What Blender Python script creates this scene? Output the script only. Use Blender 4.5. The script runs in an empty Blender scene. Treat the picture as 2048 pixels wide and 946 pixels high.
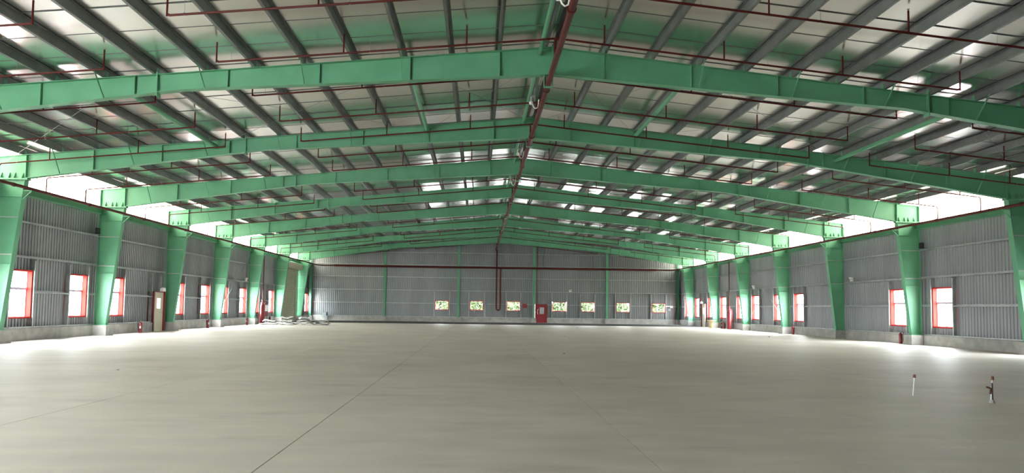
import bpy, math, random
from mathutils import Matrix, Vector

random.seed(7)
scene = bpy.context.scene
COL = scene.collection

# ------------------------------------------------------------------ camera
IMG_W, IMG_H = 2048.0, 946.0
F_PX, PP_Y = 1479.0, 523.9           # focal length and principal row, in photo pixels
YAW, PITCH, ROLL = 0.0452, 0.0623, 0.0135
CAM = Vector((-2.04, 0.0, 1.6))


def cam_dir(ax, ay, az):
    """camera axes (right, up, forward) -> world, undoing roll, pitch and yaw"""
    c, s = math.cos(ROLL), math.sin(ROLL)
    x, y, z = ax * c - ay * s, ax * s + ay * c, az
    c, s = math.cos(PITCH), math.sin(PITCH)
    y, z = y * c + z * s, -y * s + z * c
    c, s = math.cos(YAW), math.sin(YAW)
    x, z = x * c + z * s, -x * s + z * c
    return Vector((x, z, y))


cam_data = bpy.data.cameras.new('camera')
cam = bpy.data.objects.new('camera', cam_data)
COL.objects.link(cam)
cam_data.sensor_fit = 'HORIZONTAL'
cam_data.sensor_width = 36.0
cam_data.lens = 36.0 * F_PX / IMG_W
cam_data.shift_y = (PP_Y - IMG_H / 2) / IMG_W
cam_data.clip_end = 1000
r_, u_, f_ = cam_dir(1, 0, 0), cam_dir(0, 1, 0), cam_dir(0, 0, 1)
M = Matrix((r_, u_, -f_)).transposed().to_4x4()
M.translation = CAM
cam.matrix_world = M
scene.camera = cam


def pixel_ray(u, v):
    return cam_dir((u - IMG_W / 2) / F_PX, -(v - PP_Y) / F_PX, 1.0)


def at_floor(u, v):
    d = pixel_ray(u, v)
    return CAM + d * (-CAM.z / d.z)


# ------------------------------------------------------------------ light
world = bpy.data.worlds.new('sky')
scene.world = world
world.use_nodes = True
bg = world.node_tree.nodes['Background']
bg.inputs['Color'].default_value = (0.93, 0.97, 1.0, 1)     # bright overcast sky
bg.inputs['Strength'].default_value = 62.0
vs = scene.view_settings
vs.view_transform = 'Standard'
vs.look = 'None'
vs.gamma = 1
vs.use_curve_mapping = False
vs.exposure = 0.22
scene.cycles.use_denoising = True
scene.cycles.max_bounces = 12
scene.cycles.diffuse_bounces = 6
scene.cycles.glossy_bounces = 5
scene.cycles.transparent_max_bounces = 12
scene.cycles.caustics_reflective = True
scene.cycles.sample_clamp_indirect = 0
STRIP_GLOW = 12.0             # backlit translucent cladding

# ------------------------------------------------------------------ materials
def new_mat(name, color, rough=0.5, metal=0.0, spec=0.5):
    m = bpy.data.materials.new(name)
    m.use_nodes = True
    b = m.node_tree.nodes['Principled BSDF']
    b.inputs['Base Color'].default_value = (*color, 1)
    b.inputs['Roughness'].default_value = rough
    b.inputs['Metallic'].default_value = metal
    b.inputs['Specular IOR Level'].default_value = spec
    return m, m.node_tree, b


def noisy(name, c1, c2, scale, rough=0.5, metal=0.0, bump=0.0, bump_scale=None, detail=4, stretch=(1, 1, 1),
          rough2=None, spec=0.5, lo=0.35, hi=0.65):
    m, nt, b = new_mat(name, c1, rough, metal, spec)
    tc = nt.nodes.new('ShaderNodeNewGeometry')
    mp = nt.nodes.new('ShaderNodeMapping')
    mp.inputs['Scale'].default_value = stretch
    nt.links.new(tc.outputs['Position'], mp.inputs['Vector'])
    n = nt.nodes.new('ShaderNodeTexNoise')
    n.inputs['Scale'].default_value = scale
    n.inputs['Detail'].default_value = detail
    nt.links.new(mp.outputs['Vector'], n.inputs['Vector'])
    r = nt.nodes.new('ShaderNodeValToRGB')
    r.color_ramp.elements[0].position = lo
    r.color_ramp.elements[1].position = hi
    r.color_ramp.elements[0].color = (*c1, 1)
    r.color_ramp.elements[1].color = (*c2, 1)
    nt.links.new(n.outputs['Fac'], r.inputs['Fac'])
    nt.links.new(r.outputs['Color'], b.inputs['Base Color'])
    if rough2 is not None:
        mr = nt.nodes.new('ShaderNodeMapRange')
        mr.inputs['To Min'].default_value = rough
        mr.inputs['To Max'].default_value = rough2
        nt.links.new(n.outputs['Fac'], mr.inputs['Value'])
        nt.links.new(mr.outputs['Result'], b.inputs['Roughness'])
    if bump:
        n2 = nt.nodes.new('ShaderNodeTexNoise')
        n2.inputs['Scale'].default_value = bump_scale or scale
        n2.inputs['Detail'].default_value = 3
        nt.links.new(mp.outputs['Vector'], n2.inputs['Vector'])
        bp = nt.nodes.new('ShaderNodeBump')
        bp.inputs['Strength'].default_value = bump
        bp.inputs['Distance'].default_value = 0.05
        nt.links.new(n2.outputs['Fac'], bp.inputs['Height'])
        nt.links.new(bp.outputs['Normal'], b.inputs['Normal'])
    return m


def floor_material(name, base, spots, spec=0.25, r_lo=0.45, r_hi=0.7):
    m, nt, b = new_mat(name, base, 0.55, 0, spec)
    g = nt.nodes.new('ShaderNodeNewGeometry')
    def nz(scale, detail, stretch):
        mp = nt.nodes.new('ShaderNodeMapping')
        mp.inputs['Scale'].default_value = stretch
        nt.links.new(g.outputs['Position'], mp.inputs['Vector'])
        n = nt.nodes.new('ShaderNodeTexNoise')
        n.inputs['Scale'].default_value = scale
        n.inputs['Detail'].default_value = detail
        nt.links.new(mp.outputs['Vector'], n.inputs['Vector'])
        return n
    big = nz(0.35, 5, (1, 1, 1))
    mid = nz(1.6, 6, (0.5, 1.3, 1))
    fine = nz(28, 3, (1, 1, 1))
    r = nt.nodes.new('ShaderNodeValToRGB')
    e = r.color_ramp.elements
    e[0].position, e[1].position = 0.32, 0.68
    e[0].color = (*[c * 0.80 for c in base], 1)
    e[1].color = (*[min(1, c * 1.08) for c in base], 1)
    mx = nt.nodes.new('ShaderNodeMath'); mx.operation = 'MULTIPLY_ADD'
    mx.inputs[1].default_value = 0.55
    nt.links.new(big.outputs['Fac'], mx.inputs[0])
    m2 = nt.nodes.new('ShaderNodeMath'); m2.operation = 'MULTIPLY'
    m2.inputs[1].default_value = 0.45
    nt.links.new(mid.outputs['Fac'], m2.inputs[0])
    nt.links.new(m2.outputs[0], mx.inputs[2])
    nt.links.new(mx.outputs[0], r.inputs['Fac'])
    # worn darker scuffs with a shape of their own
    sc = nz(0.9, 8, (0.35, 1.0, 1))
    r2 = nt.nodes.new('ShaderNodeValToRGB')
    r2.color_ramp.elements[0].position = 0.60
    r2.color_ramp.elements[1].position = 0.74
    r2.color_ramp.elements[0].color = (1, 1, 1, 1)
    r2.color_ramp.elements[1].color = (spots, spots, spots, 1)
    nt.links.new(sc.outputs['Fac'], r2.inputs['Fac'])
    mul = nt.nodes.new('ShaderNodeMixRGB'); mul.blend_type = 'MULTIPLY'; mul.inputs[0].default_value = 1
    nt.links.new(r.outputs['Color'], mul.inputs[1])
    nt.links.new(r2.outputs['Color'], mul.inputs[2])
    nt.links.new(mul.outputs[0], b.inputs['Base Color'])
    mr = nt.nodes.new('ShaderNodeMapRange')
    mr.inputs['To Min'].default_value = r_lo
    mr.inputs['To Max'].default_value = r_hi
    nt.links.new(mid.outputs['Fac'], mr.inputs['Value'])
    nt.links.new(mr.outputs['Result'], b.inputs['Roughness'])
    bp = nt.nodes.new('ShaderNodeBump')
    bp.inputs['Strength'].default_value = 0.12
    bp.inputs['Distance'].default_value = 0.01
    nt.links.new(fine.outputs['Fac'], bp.inputs['Height'])
    nt.links.new(bp.outputs['Normal'], b.inputs['Normal'])
    return m


MAT = {}
MAT['floor'] = floor_material('floor_concrete', (0.67, 0.632, 0.553), 0.82)
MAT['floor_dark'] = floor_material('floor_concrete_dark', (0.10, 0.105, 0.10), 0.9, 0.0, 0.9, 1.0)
MAT['joint'] = new_mat('joint_filler', (0.10, 0.10, 0.095), 0.9)[0]
MAT['green'] = noisy('green_paint', (0.105, 0.335, 0.185), (0.125, 0.38, 0.215), 1.4, 0.42, 0, rough2=0.55, detail=5)
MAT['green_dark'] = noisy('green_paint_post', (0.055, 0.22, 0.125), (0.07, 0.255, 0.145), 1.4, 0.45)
MAT['galv'] = noisy('galvanised_steel', (0.36, 0.375, 0.38), (0.47, 0.485, 0.49), 2.5, 0.42, 0.55, rough2=0.55)
MAT['purlin'] = noisy('purlin_steel', (0.15, 0.165, 0.16), (0.20, 0.215, 0.21), 1.5, 0.5, 0.3)
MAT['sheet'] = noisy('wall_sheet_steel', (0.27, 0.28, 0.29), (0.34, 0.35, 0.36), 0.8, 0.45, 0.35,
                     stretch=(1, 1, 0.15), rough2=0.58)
MAT['sheet_gable_dimmed'] = noisy('dimmed_sheet_steel', (0.215, 0.23, 0.23), (0.265, 0.28, 0.28), 0.8, 0.38, 0.5,
                           stretch=(1, 1, 0.15), rough2=0.5)  # wall sheet darkened: the dimness of the far gable is put into its colour
MAT['foil'] = noisy('foil_insulation', (0.68, 0.67, 0.65), (0.68, 0.67, 0.65), 0.9, 0.21, 1.0, bump=0.07, bump_scale=0.7, stretch=(1, 0.8, 1))
MAT['seam'] = new_mat('seam_tape', (0.13, 0.14, 0.135), 0.6)[0]
MAT['roof_outer'] = new_mat('roof_sheet', (0.5, 0.52, 0.55), 0.5, 0.3)[0]
MAT['concrete'] = noisy('kerb_concrete', (0.30, 0.295, 0.275), (0.40, 0.395, 0.37), 2.2, 0.85, 0, bump=0.25, bump_scale=9)
MAT['red_pipe'] = noisy('red_pipe_paint', (0.080, 0.009, 0.007), (0.10, 0.012, 0.009), 3.0, 0.5, spec=0.2)
MAT['red_frame'] = new_mat('red_window_paint', (0.40, 0.018, 0.012), 0.6, 0, 0.1)[0]
MAT['red_gear'] = noisy('red_gear_paint', (0.155, 0.007, 0.012), (0.19, 0.009, 0.015), 3.0, 0.4)
MAT['red_door'] = noisy('red_door_paint', (0.20, 0.009, 0.014), (0.24, 0.012, 0.017), 3.0, 0.5)
MAT['alu'] = new_mat('window_aluminium', (0.46, 0.47, 0.60), 0.45, 0.2)[0]
MAT['white'] = new_mat('white_plastic', (0.80, 0.80, 0.78), 0.4)[0]
MAT['black'] = new_mat('black_plastic', (0.02, 0.02, 0.022), 0.5)[0]
MAT['cream'] = noisy('cream_paint', (0.50, 0.46, 0.34), (0.55, 0.51, 0.38), 2.0, 0.5)
MAT['wood'] = noisy('pale_wood', (0.55, 0.42, 0.22), (0.68, 0.54, 0.31), 3.0, 0.6, stretch=(1, 1, 6))
MAT['tarp'] = noisy('grey_sheeting', (0.42, 0.42, 0.40), (0.62, 0.62, 0.60), 3.0, 0.6)
MAT['tarp_dark'] = noisy('dark_sheeting', (0.14, 0.145, 0.14), (0.24, 0.245, 0.24), 3.0, 0.6)
MAT['rust'] = noisy('rusty_steel', (0.12, 0.045, 0.025), (0.20, 0.075, 0.04), 20, 0.8)
MAT['steel'] = new_mat('bright_steel', (0.26, 0.27, 0.27), 0.55, 0.2)[0]
MAT['leaf'] = noisy('leaves', (0.036, 0.050, 0.021), (0.050, 0.066, 0.032), 3.0, 0.8, spec=0.1)
MAT['bark'] = noisy('bark', (0.12, 0.09, 0.06), (0.18, 0.14, 0.10), 6, 0.9)
MAT['ground'] = noisy('yard_concrete', (0.58, 0.57, 0.53), (0.66, 0.65, 0.61), 0.4, 0.9)

# glass: nearly clear pane
m = bpy.data.materials.new('clear_glass'); m.use_nodes = True
nt = m.node_tree; nt.nodes.clear()
o_ = nt.nodes.new('ShaderNodeOutputMaterial'); mx = nt.nodes.new('ShaderNodeMixShader')
t_ = nt.nodes.new('ShaderNodeBsdfTransparent'); g_ = nt.nodes.new('ShaderNodeBsdfGlossy')
t_.inputs['Color'].default_value = (0.93, 0.95, 0.95, 1)
g_.inputs['Roughness'].default_value = 0.03
mx.inputs[0].default_value = 0.008
nt.links.new(t_.outputs[0], mx.inputs[1]); nt.links.new(g_.outputs[0], mx.inputs[2])
nt.links.new(mx.outputs[0], o_.inputs['Surface'])
MAT['glass'] = m

# backlit translucent cladding sheet
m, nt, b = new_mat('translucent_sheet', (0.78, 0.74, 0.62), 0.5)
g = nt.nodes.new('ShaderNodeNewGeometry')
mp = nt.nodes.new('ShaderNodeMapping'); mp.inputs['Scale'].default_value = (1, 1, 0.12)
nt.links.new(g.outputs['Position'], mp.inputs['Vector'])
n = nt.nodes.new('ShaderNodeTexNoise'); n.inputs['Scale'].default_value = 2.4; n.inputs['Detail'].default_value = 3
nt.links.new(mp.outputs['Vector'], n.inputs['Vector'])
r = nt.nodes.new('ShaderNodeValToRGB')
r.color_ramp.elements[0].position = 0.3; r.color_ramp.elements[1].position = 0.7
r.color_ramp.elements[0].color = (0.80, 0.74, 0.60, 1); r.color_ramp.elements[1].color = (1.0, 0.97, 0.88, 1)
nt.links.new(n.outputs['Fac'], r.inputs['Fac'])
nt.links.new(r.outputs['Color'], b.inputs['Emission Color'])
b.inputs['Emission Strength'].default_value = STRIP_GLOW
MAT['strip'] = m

# ------------------------------------------------------------------ mesh helpers
class MB:
    def __init__(self):
        self.v, self.f = [], []

    def add(self, vs_, fs_):
        b0 = len(self.v)
        self.v += [tuple(p) for p in vs_]
        self.f += [tuple(b0 + i for i in q) for q in fs_]
        return self

    def box(self, x0, x1, y0, y1, z0, z1):
        x0, x1 = min(x0, x1), max(x0, x1)
        y0, y1 = min(y0, y1), max(y0, y1)
        z0, z1 = min(z0, z1), max(z0, z1)
        return self.add([(x0, y0, z0), (x1, y0, z0), (x1, y1, z0), (x0, y1, z0),
                         (x0, y0, z1), (x1, y0, z1), (x1, y1, z1), (x0, y1, z1)],
                        [(0, 3, 2, 1), (4, 5, 6, 7), (0, 1, 5, 4), (1, 2, 6, 5), (2, 3, 7, 6), (3, 0, 4, 7)])

    def prism_xz(self, poly, y0, y1):
        """poly of (x, z) extruded along y"""
        n = len(poly)
        area = sum(poly[i][0] * poly[(i + 1) % n][1] - poly[(i + 1) % n][0] * poly[i][1] for i in range(n))
        if area < 0:
            poly = poly[::-1]
        vs_ = [(x, y0, z) for x, z in poly] + [(x, y1, z) for x, z in poly]
        fs_ = [tuple(range(n)), tuple(range(2 * n - 1, n - 1, -1))]
        fs_ += [(i, n + i, n + (i + 1) % n, (i + 1) % n) for i in range(n)]
        return self.add(vs_, fs_)

    def prism_xy(self, poly, z0, z1):
        n = len(poly)
        area = sum(poly[i][0] * poly[(i + 1) % n][1] - poly[(i + 1) % n][0] * poly[i][1] for i in range(n))
        if area < 0:
            poly = poly[::-1]
        vs_ = [(x, y, z0) for x, y in poly] + [(x, y, z1) for x, y in poly]
        fs_ = [tuple(range(n - 1, -1, -1)), tuple(range(n, 2 * n))]
        fs_ += [(i, (i + 1) % n, n + (i + 1) % n, n + i) for i in range(n)]
        return self.add(vs_, fs_)

    def bar(self, p, q, w, h, up=(0, 0, 1)):
        """rectangular bar from p to q, w across, h along up"""
        p, q = Vector(p), Vector(q)
        d = (q - p).normalized()
        upv = Vector(up)
        s = d.cross(upv)
        if s.length < 1e-5:
            s = d.cross(Vector((1, 0, 0)))
        s.normalize()
        t = s.cross(d).normalized()
        s, t = s * (w / 2), t * (h / 2)
        vs_ = [p - s - t, p + s - t, p + s + t, p - s + t, q - s - t, q + s - t, q + s + t, q - s + t]
        return self.add(vs_, [(0, 1, 2, 3), (7, 6, 5, 4), (0, 4, 5, 1), (1, 5, 6, 2), (2, 6, 7, 3), (3, 7, 4, 0)])

    def tube(self, p, q, r0, r1=None, n=10, caps=True):
        r1 = r0 if r1 is None else r1
        p, q = Vector(p), Vector(q)
        d = (q - p).normalized()
        s = d.cross(Vector((0, 0, 1)))
        if s.length < 1e-4:
            s = Vector((1, 0, 0))
        s.normalize()
        t = d.cross(s).normalized()
        vs_ = []
        for c, rr in ((p, r0), (q, r1)):
            for i in range(n):
                a = 2 * math.pi * i / n
                vs_.append(c + s * (math.cos(a) * rr) + t * (math.sin(a) * rr))
        fs_ = [(i, (i + 1) % n, n + (i + 1) % n, n + i) for i in range(n)]
        if caps:
            fs_ += [tuple(range(n - 1, -1, -1)), tuple(range(n, 2 * n))]
        return self.add(vs_, fs_)

    def path(self, pts, r, n=10):
        """a tube that runs through pts, mitred at the bends"""
        pts = [Vector(p) for p in pts]
        ref = None
        rings = []
        for i, p in enumerate(pts):
            if i == 0:
                d = pts[1] - p
            elif i == len(pts) - 1:
                d = p - pts[i - 1]
            else:
                d = (pts[i + 1] - p).normalized() + (p - pts[i - 1]).normalized()
            d.normalize()
            if ref is None:
                ref = d.cross(Vector((0, 0, 1)))
                if ref.length < 1e-3:
                    ref = d.cross(Vector((0, 1, 0)))
            s = (ref - d * ref.dot(d)).normalized()
            ref = s
            t = d.cross(s)
            rings.append([p + s * (math.cos(2 * math.pi * k / n) * r) + t * (math.sin(2 * math.pi * k / n) * r)
                          for k in range(n)])
        vs_ = [q for ring in rings for q in ring]
        fs_ = []
        for i in range(len(rings) - 1):
            for k in range(n):
                a, b_ = i * n + k, i * n + (k + 1) % n
                fs_.append((a, b_, b_ + n, a + n))
        fs_ += [tuple(range(n - 1, -1, -1)), tuple(range((len(rings) - 1) * n, len(rings) * n))]
        return self.add(vs_, fs_)

    def lathe(self, prof, n=16, o=(0, 0, 0)):
        """prof of (r, z) turned about the z axis at o"""
        vs_, fs_ = [], []
        for r_i, z_i in prof:
            for k in range(n):
                a = 2 * math.pi * k / n
                vs_.append((o[0] + r_i * math.cos(a), o[1] + r_i * math.sin(a), o[2] + z_i))
        for i in range(len(prof) - 1):
            for k in range(n):
                a, b_ = i * n + k, i * n + (k + 1) % n
                fs_.append((a, b_, b_ + n, a + n))
        fs_ += [tuple(range(n - 1, -1, -1)), tuple(range((len(prof) - 1) * n, len(prof) * n))]
        return self.add(vs_, fs_)

    def mesh(self, name, mat, smooth=False):
        me = bpy.data.meshes.new(name)
        me.from_pydata(self.v, [], self.f)
        me.materials.append(MAT[mat] if isinstance(mat, str) else mat)
        if smooth:
            me.polygons.foreach_set('use_smooth', [True] * len(me.polygons))
            try:
                me.set_sharp_from_angle(angle=math.radians(40))
            except Exception:
                pass
        me.update()
        return me

    def build(self, name, mat, parent=None, smooth=False):
        return link(name, self.mesh(name, mat, smooth), parent)


def link(name, me, parent=None, loc=None):
    o = bpy.data.objects.new(name, me)
    COL.objects.link(o)
    if parent:
        o.parent = parent
    if loc:
        o.location = loc
    return o


def tag(o, label=None, cat=None, group=None, kind=None):
    if label: o['label'] = label
    if cat: o['category'] = cat
    if group: o['group'] = group
    if kind: o['kind'] = kind
    return o


def thing(name, loc, label, cat, group=None, rz=0.0, kind=None):
    o = bpy.data.objects.new(name, None)
    COL.objects.link(o)
    o.location = loc
    o.rotation_euler = (0, 0, rz)
    o.empty_display_size = 0.2
    return tag(o, label, cat, group, kind)


ORD = ['first', 'second', 'third', 'fourth', 'fifth', 'sixth', 'seventh', 'eighth', 'ninth', 'tenth', 'eleventh', 'twelfth',
       'thirteenth', 'fourteenth', 'fifteenth', 'sixteenth', 'seventeenth', 'eighteenth', 'nineteenth', 'twentieth',
       'twenty-first', 'twenty-second', 'twenty-third', 'twenty-fourth']


def copy_tree(o, parent=None):
    c = o.copy()
    COL.objects.link(c)
    if parent:
        c.parent = parent
    for ch in list(o.children):
        copy_tree(ch, c)
    return c


# ------------------------------------------------------------------ measures
BAY = 8.0
FRAMES = [5.1 + BAY * i for i in range(10)]          # portal frames; 21.1 is the first one in view
Y_BACK, Y_FRONT = 82.95, -2.9
X_COL = 20.67                                        # outer face of the columns
X_SHEET = 20.95
Z_CAP = 6.30
SLOPE = 0.10


def z_top(x): return 9.20 - SLOPE * abs(x)           # top of the rafters
def z_roof(x): return 9.46 - SLOPE * abs(x)          # underside of the roof lining


def z_bot(x):
    x = abs(x)
    return 8.38 - 0.0695 * x if x <= 10.5 else 7.65 - (x - 10.5) * (7.65 - 6.33) / (19.48 - 10.5)


# window and door openings: (y0, y1)
WIN_Z = (0.93, 2.88)
LEFT_WIN = [(26.7, 28.2), (30.45, 31.95), (34.8, 36.3), (38.48, 39.98),
            (46.5, 48.0), (50.92, 52.45), (54.75, 56.25), (59.0, 60.6), (62.6, 64.1), (67.1, 68.65), (80.9, 82.35)]
RIGHT_WIN = [(26.7, 28.2),
             (34.6, 36.16), (38.45, 39.97), (50.88, 52.38), (54.5, 56.02), (59.1, 60.65), (62.7, 64.22),
             (67.06, 68.65), (70.95, 72.45), (75.3, 76.9), (79.0, 80.5)]
BACK_WIN = [(-6.82, -5.27), (-2.97, -1.42), (1.19, 2.68), (6.32, 7.85), (9.52, 11.01), (13.5, 15.03), (17.56, 19.09)]
BACK_Z = (1.28, 2.36)
LEFT_DOOR = (43.42, 44.42)
RIGHT_DOOR = (72.75, 73.75)
LEFT_DOOR_FAR = (77.9, 78.8)
SHUT_GATE = (71.2, 76.5, 0.0, 5.2)                   # closed roller shutter

# ------------------------------------------------------------------ floor
base = MB().box(-21.2, 21.2, Y_FRONT, Y_BACK + 0.2, -0.25, -0.015).build('floor', 'joint')
tag(base, 'pale grey power-floated concrete floor with saw-cut joints', 'floor', kind='structure')
xs = [-20.62] + [-0.17 + 4.0 * k for k in range(-5, 6)] + [20.62]
xs = sorted(set(x for x in xs if -20.63 < x < 20.63))
ys = [Y_FRONT, 8.75, 32.75, 56.75, 71.3, 82.1, 82.62]
G = 0.006
for j in range(len(ys) - 1):
    for i in range(len(xs) - 1):
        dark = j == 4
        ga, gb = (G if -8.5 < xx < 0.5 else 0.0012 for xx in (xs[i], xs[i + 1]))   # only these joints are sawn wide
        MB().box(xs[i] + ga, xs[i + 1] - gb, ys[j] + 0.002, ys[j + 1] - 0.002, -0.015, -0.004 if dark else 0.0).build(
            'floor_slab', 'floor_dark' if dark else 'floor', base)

ground = MB().box(-150, 150, -120, 220, -0.6, -0.26).build('ground', 'ground')
tag(ground, 'pale concrete yard around the building', 'ground', kind='structure')

# ------------------------------------------------------------------ roof
L_SL = math.hypot(21.3, 21.3 * SLOPE)
roof = MB()
for s in (-1, 1):
    roof.prism_xz([(0, 9.56), (s * 21.5, 9.56 - 2.15), (s * 21.5, 9.52 - 2.15), (0, 9.52)], Y_FRONT - 0.4, Y_BACK + 0.5)
ceiling = roof.build('ceiling', 'roof_outer')
tag(ceiling, 'pitched metal roof lined with silver foil between steel purlins', 'ceiling', kind='structure')
PANEL = 1.43
for s in (-1, 1):
    me = None
    y = 17.05 - PANEL * 14
    while y < Y_BACK - 0.1:
        if me is None:
            me_b = MB()
            nseg = 15
            pts = [s * (0.005 + 20.98 * k / nseg) for k in range(nseg + 1)]
            for k in range(nseg):
                a, b_ = pts[k], pts[k + 1]
                za, zb = -SLOPE * abs(a), -SLOPE * abs(b_)
                me_b.prism_xz([(a, za), (b_, zb), (b_, zb + 0.004), (a, za + 0.004)], 0.012, PANEL - 0.012)
            n_f = len(me_b.f)
            # taped standing seam along one edge of the strip
            me_b.prism_xz([(pts[0], -0.013), (pts[-1], -0.013 - SLOPE * abs(pts[-1])), (pts[-1], -SLOPE * abs(pts[-1])), (pts[0], 0)],
                          -0.008, 0.012)
            me = me_b.mesh('roof_panel', 'foil')
            me.materials.append(MAT['seam'])
            for k in range(n_f, len(me.polygons)):
                me.polygons[k].material_index = 1
        p = link('roof_panel', me, ceiling, (0, y, 9.46))
        p.rotation_euler = (random.uniform(-0.005, 0.005), 0, 0)
        y += PANEL
PUR_X = [0.14 + 1.39 * k for k in range(15)]
for s in (-1, 1):
    for px in PUR_X:
        zt = z_roof(px) - 0.012
        x = s * px
        b_ = MB()
        b_.box(x - 0.004, x + 0.004, Y_FRONT + 0.1, Y_BACK - 0.06, zt - 0.24, zt)
        b_.box(x, x + s * 0.075, Y_FRONT + 0.1, Y_BACK - 0.06, zt - 0.245, zt - 0.235)
        b_.box(x + s * 0.068, x + s * 0.075, Y_FRONT + 0.1, Y_BACK - 0.06, zt - 0.245, zt - 0.215)
        b_.box(x, x - s * 0.075, Y_FRONT + 0.1, Y_BACK - 0.06, zt - 0.004, zt + 0.004)
        b_.build('purlin', 'purlin', ceiling)

# ------------------------------------------------------------------ portal frames
def rod(b_, p, q, r=0.009, n=6):
    b_.tube(p, q, r, n=n)


def make_frame(y):
    root = thing('portal_frame', (0, y, 0),
                 'green steel portal frame of tapered columns and deep rafters spanning the hall', 'steel frame',
                 'portal frames along the hall')
    for s in (-1, 1):
        def X(v): return s * v
        # rafter
        b_ = MB()
        web = [(X(0.02), 9.185), (X(X_COL - 0.01), z_top(X_COL) - 0.015), (X(X_COL - 0.01), Z_CAP + 0.045), (X(19.48), Z_CAP + 0.045),
               (X(10.5), 7.66), (X(0.02), 8.39)]
        b_.prism_xz(web, -0.006, 0.006)
        b_.prism_xz([(X(0.0), 9.20), (X(X_COL), z_top(X_COL)), (X(X_COL), z_top(X_COL) - 0.016), (X(0.0), 9.184)], -0.125, 0.125)
        for (xa, za), (xb, zb) in (((0.0, 8.38), (10.5, 7.65)), ((10.5, 7.65), (19.48, Z_CAP + 0.03))):
            b_.prism_xz([(X(xa), za), (X(xb), zb), (X(xb), zb + 0.018), (X(xa), za + 0.018)], -0.125, 0.125)
        b_.box(X(X_COL - 0.016), X(X_COL), -0.125, 0.125, Z_CAP + 0.03, z_top(X_COL))
        raf = b_.build('rafter', 'green', root)
        MB().box(X(19.40), X(X_COL + 0.02), -0.14, 0.14, Z_CAP, Z_CAP + 0.03).build('end_plate', 'green', raf)
        # web stiffeners
        for k in range(8):
            sx = 1.52 + 2.575 * k
            if sx > 19.4: sx = 19.49
            MB().box(X(sx - 0.006), X(sx + 0.006), -0.115, 0.115, z_bot(sx) + 0.015, z_top(sx) - 0.016).build('stiffener', 'green', raf)
        # bolted splice plates
        MB().box(X(11.19), X(11.225), -0.13, 0.13, z_bot(11.2) - 0.10, z_top(11.2) + 0.06).build('splice_plate', 'green', raf)
        # flange braces from the purlins down to the bottom flange
        for k in (1, 3, 5, 7, 9, 11, 13):
            fx = PUR_X[k]
            MB().bar((X(fx), -0.72, z_roof(fx) - 0.22), (X(fx), -0.11, z_bot(fx) + 0.02), 0.009, 0.06, up=(0, 1, 0)).build(
                'flange_brace', 'green', raf)
        for k in range(15):
            fx = PUR_X[k]
            MB().box(X(fx - 0.012), X(fx - 0.006), -0.07, 0.07, z_top(fx) - 0.002, z_top(fx) + 0.19).build('purlin_cleat', 'green', raf)
        # triangular gussets over the end plate and bolts under it
        for gx in (19.62, 19.92, 20.12, 20.42):
            MB().add([(X(gx), -0.125, Z_CAP + 0.03), (X(gx), 0.0, Z_CAP + 0.03), (X(gx), -0.01, Z_CAP + 0.27),
                      (X(gx + 0.015), -0.125, Z_CAP + 0.03), (X(gx + 0.015), 0.0, Z_CAP + 0.03), (X(gx + 0.015), -0.01, Z_CAP + 0.27)],
                     [(0, 1, 2), (5, 4, 3), (0, 3, 4, 1), (1, 4, 5, 2), (2, 5, 3, 0)]).build('gusset', 'green', raf)
            MB().tube((X(gx + 0.07), -0.08, Z_CAP - 0.05), (X(gx + 0.07), -0.08, Z_CAP + 0.08), 0.017, n=6).build('bolt', 'galv', raf)
        # column
        b_ = MB()
        zb0 = 0.52
        b_.prism_xz([(X(20.15), zb0), (X(X_COL), zb0), (X(X_COL), Z_CAP), (X(19.49), Z_CAP)], -0.006, 0.006)
        b_.box(X(X_COL - 0.014), X(X_COL), -0.14, 0.14, zb0, Z_CAP)
        b_.prism_xz([(X(20.135), zb0), (X(20.153), zb0), (X(19.498), Z_CAP), (X(19.48), Z_CAP)], -0.14, 0.14)
        col_ = b_.build('column', 'green', root)
        MB().box(X(19.40), X(X_COL + 0.02), -0.14, 0.14, Z_CAP - 0.03, Z_CAP).build('cap_plate', 'green', col_)
        MB().box(X(20.08), X(X_COL + 0.04), -0.19, 0.19, 0.50, 0.525).build('base_plate', 'green', col_)
        for zs in (3.02, 5.62):
            xi = 20.15 - (zs - zb0) / (Z_CAP - zb0) * 0.66
            MB().box(X(xi), X(X_COL - 0.01), -0.115, 0.115, zs - 0.006, zs + 0.006).build('stiffener', 'green', col_)
        for zs in (3.40, 4.83):
            xi = 20.15 - (zs - zb0) / (Z_CAP - zb0) * 0.66
            MB().bar((X(xi + 0.02), -0.13, zs - 0.01), (X(X_COL + 0.1), -0.16, zs - 0.01), 0.02, 0.04).build('flange_brace', 'galv', col_)
        # bracket that carries the eaves pipe
        zp = 5.93 if s < 0 else 5.97
        b2 = MB()
        b2.box(X(19.22), X(19.55), -0.12, -0.07, zp - 0.10, zp - 0.065)
        b2.bar((X(19.24), -0.095, zp - 0.10), (X(19.56), -0.095, zp - 0.42), 0.05, 0.03)
        b2.build('pipe_bracket', 'green', col_)
    # ridge plates and the hanger of the ridge pipe
    b_ = MB()
    b_.box(-0.02, 0.02, -0.14, 0.14, 8.30, 9.26)
    b_.build('ridge_plate', 'green', root)
    b_ = MB()
    b_.box(-0.235, -0.215, -0.06, 0.06, 8.02, 8.42)
    b_.box(0.035, 0.015, -0.06, 0.06, 8.02, 8.42)
    b_.box(-0.235, 0.035, -0.06, 0.06, 8.02, 8.045)
    b_.build('pipe_hanger', 'green', root)
    return root


frame0 = make_frame(FRAMES[0])
frames = [frame0]
for y in FRAMES[1:]:
    o = copy_tree(frame0)
    o.location = (0, y, 0)
    frames.append(o)
for i, o in enumerate(reversed(frames)):
    o['label'] = 'green steel portal frame with tapered columns, %s from the gable wall' % ORD[i]

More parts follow.
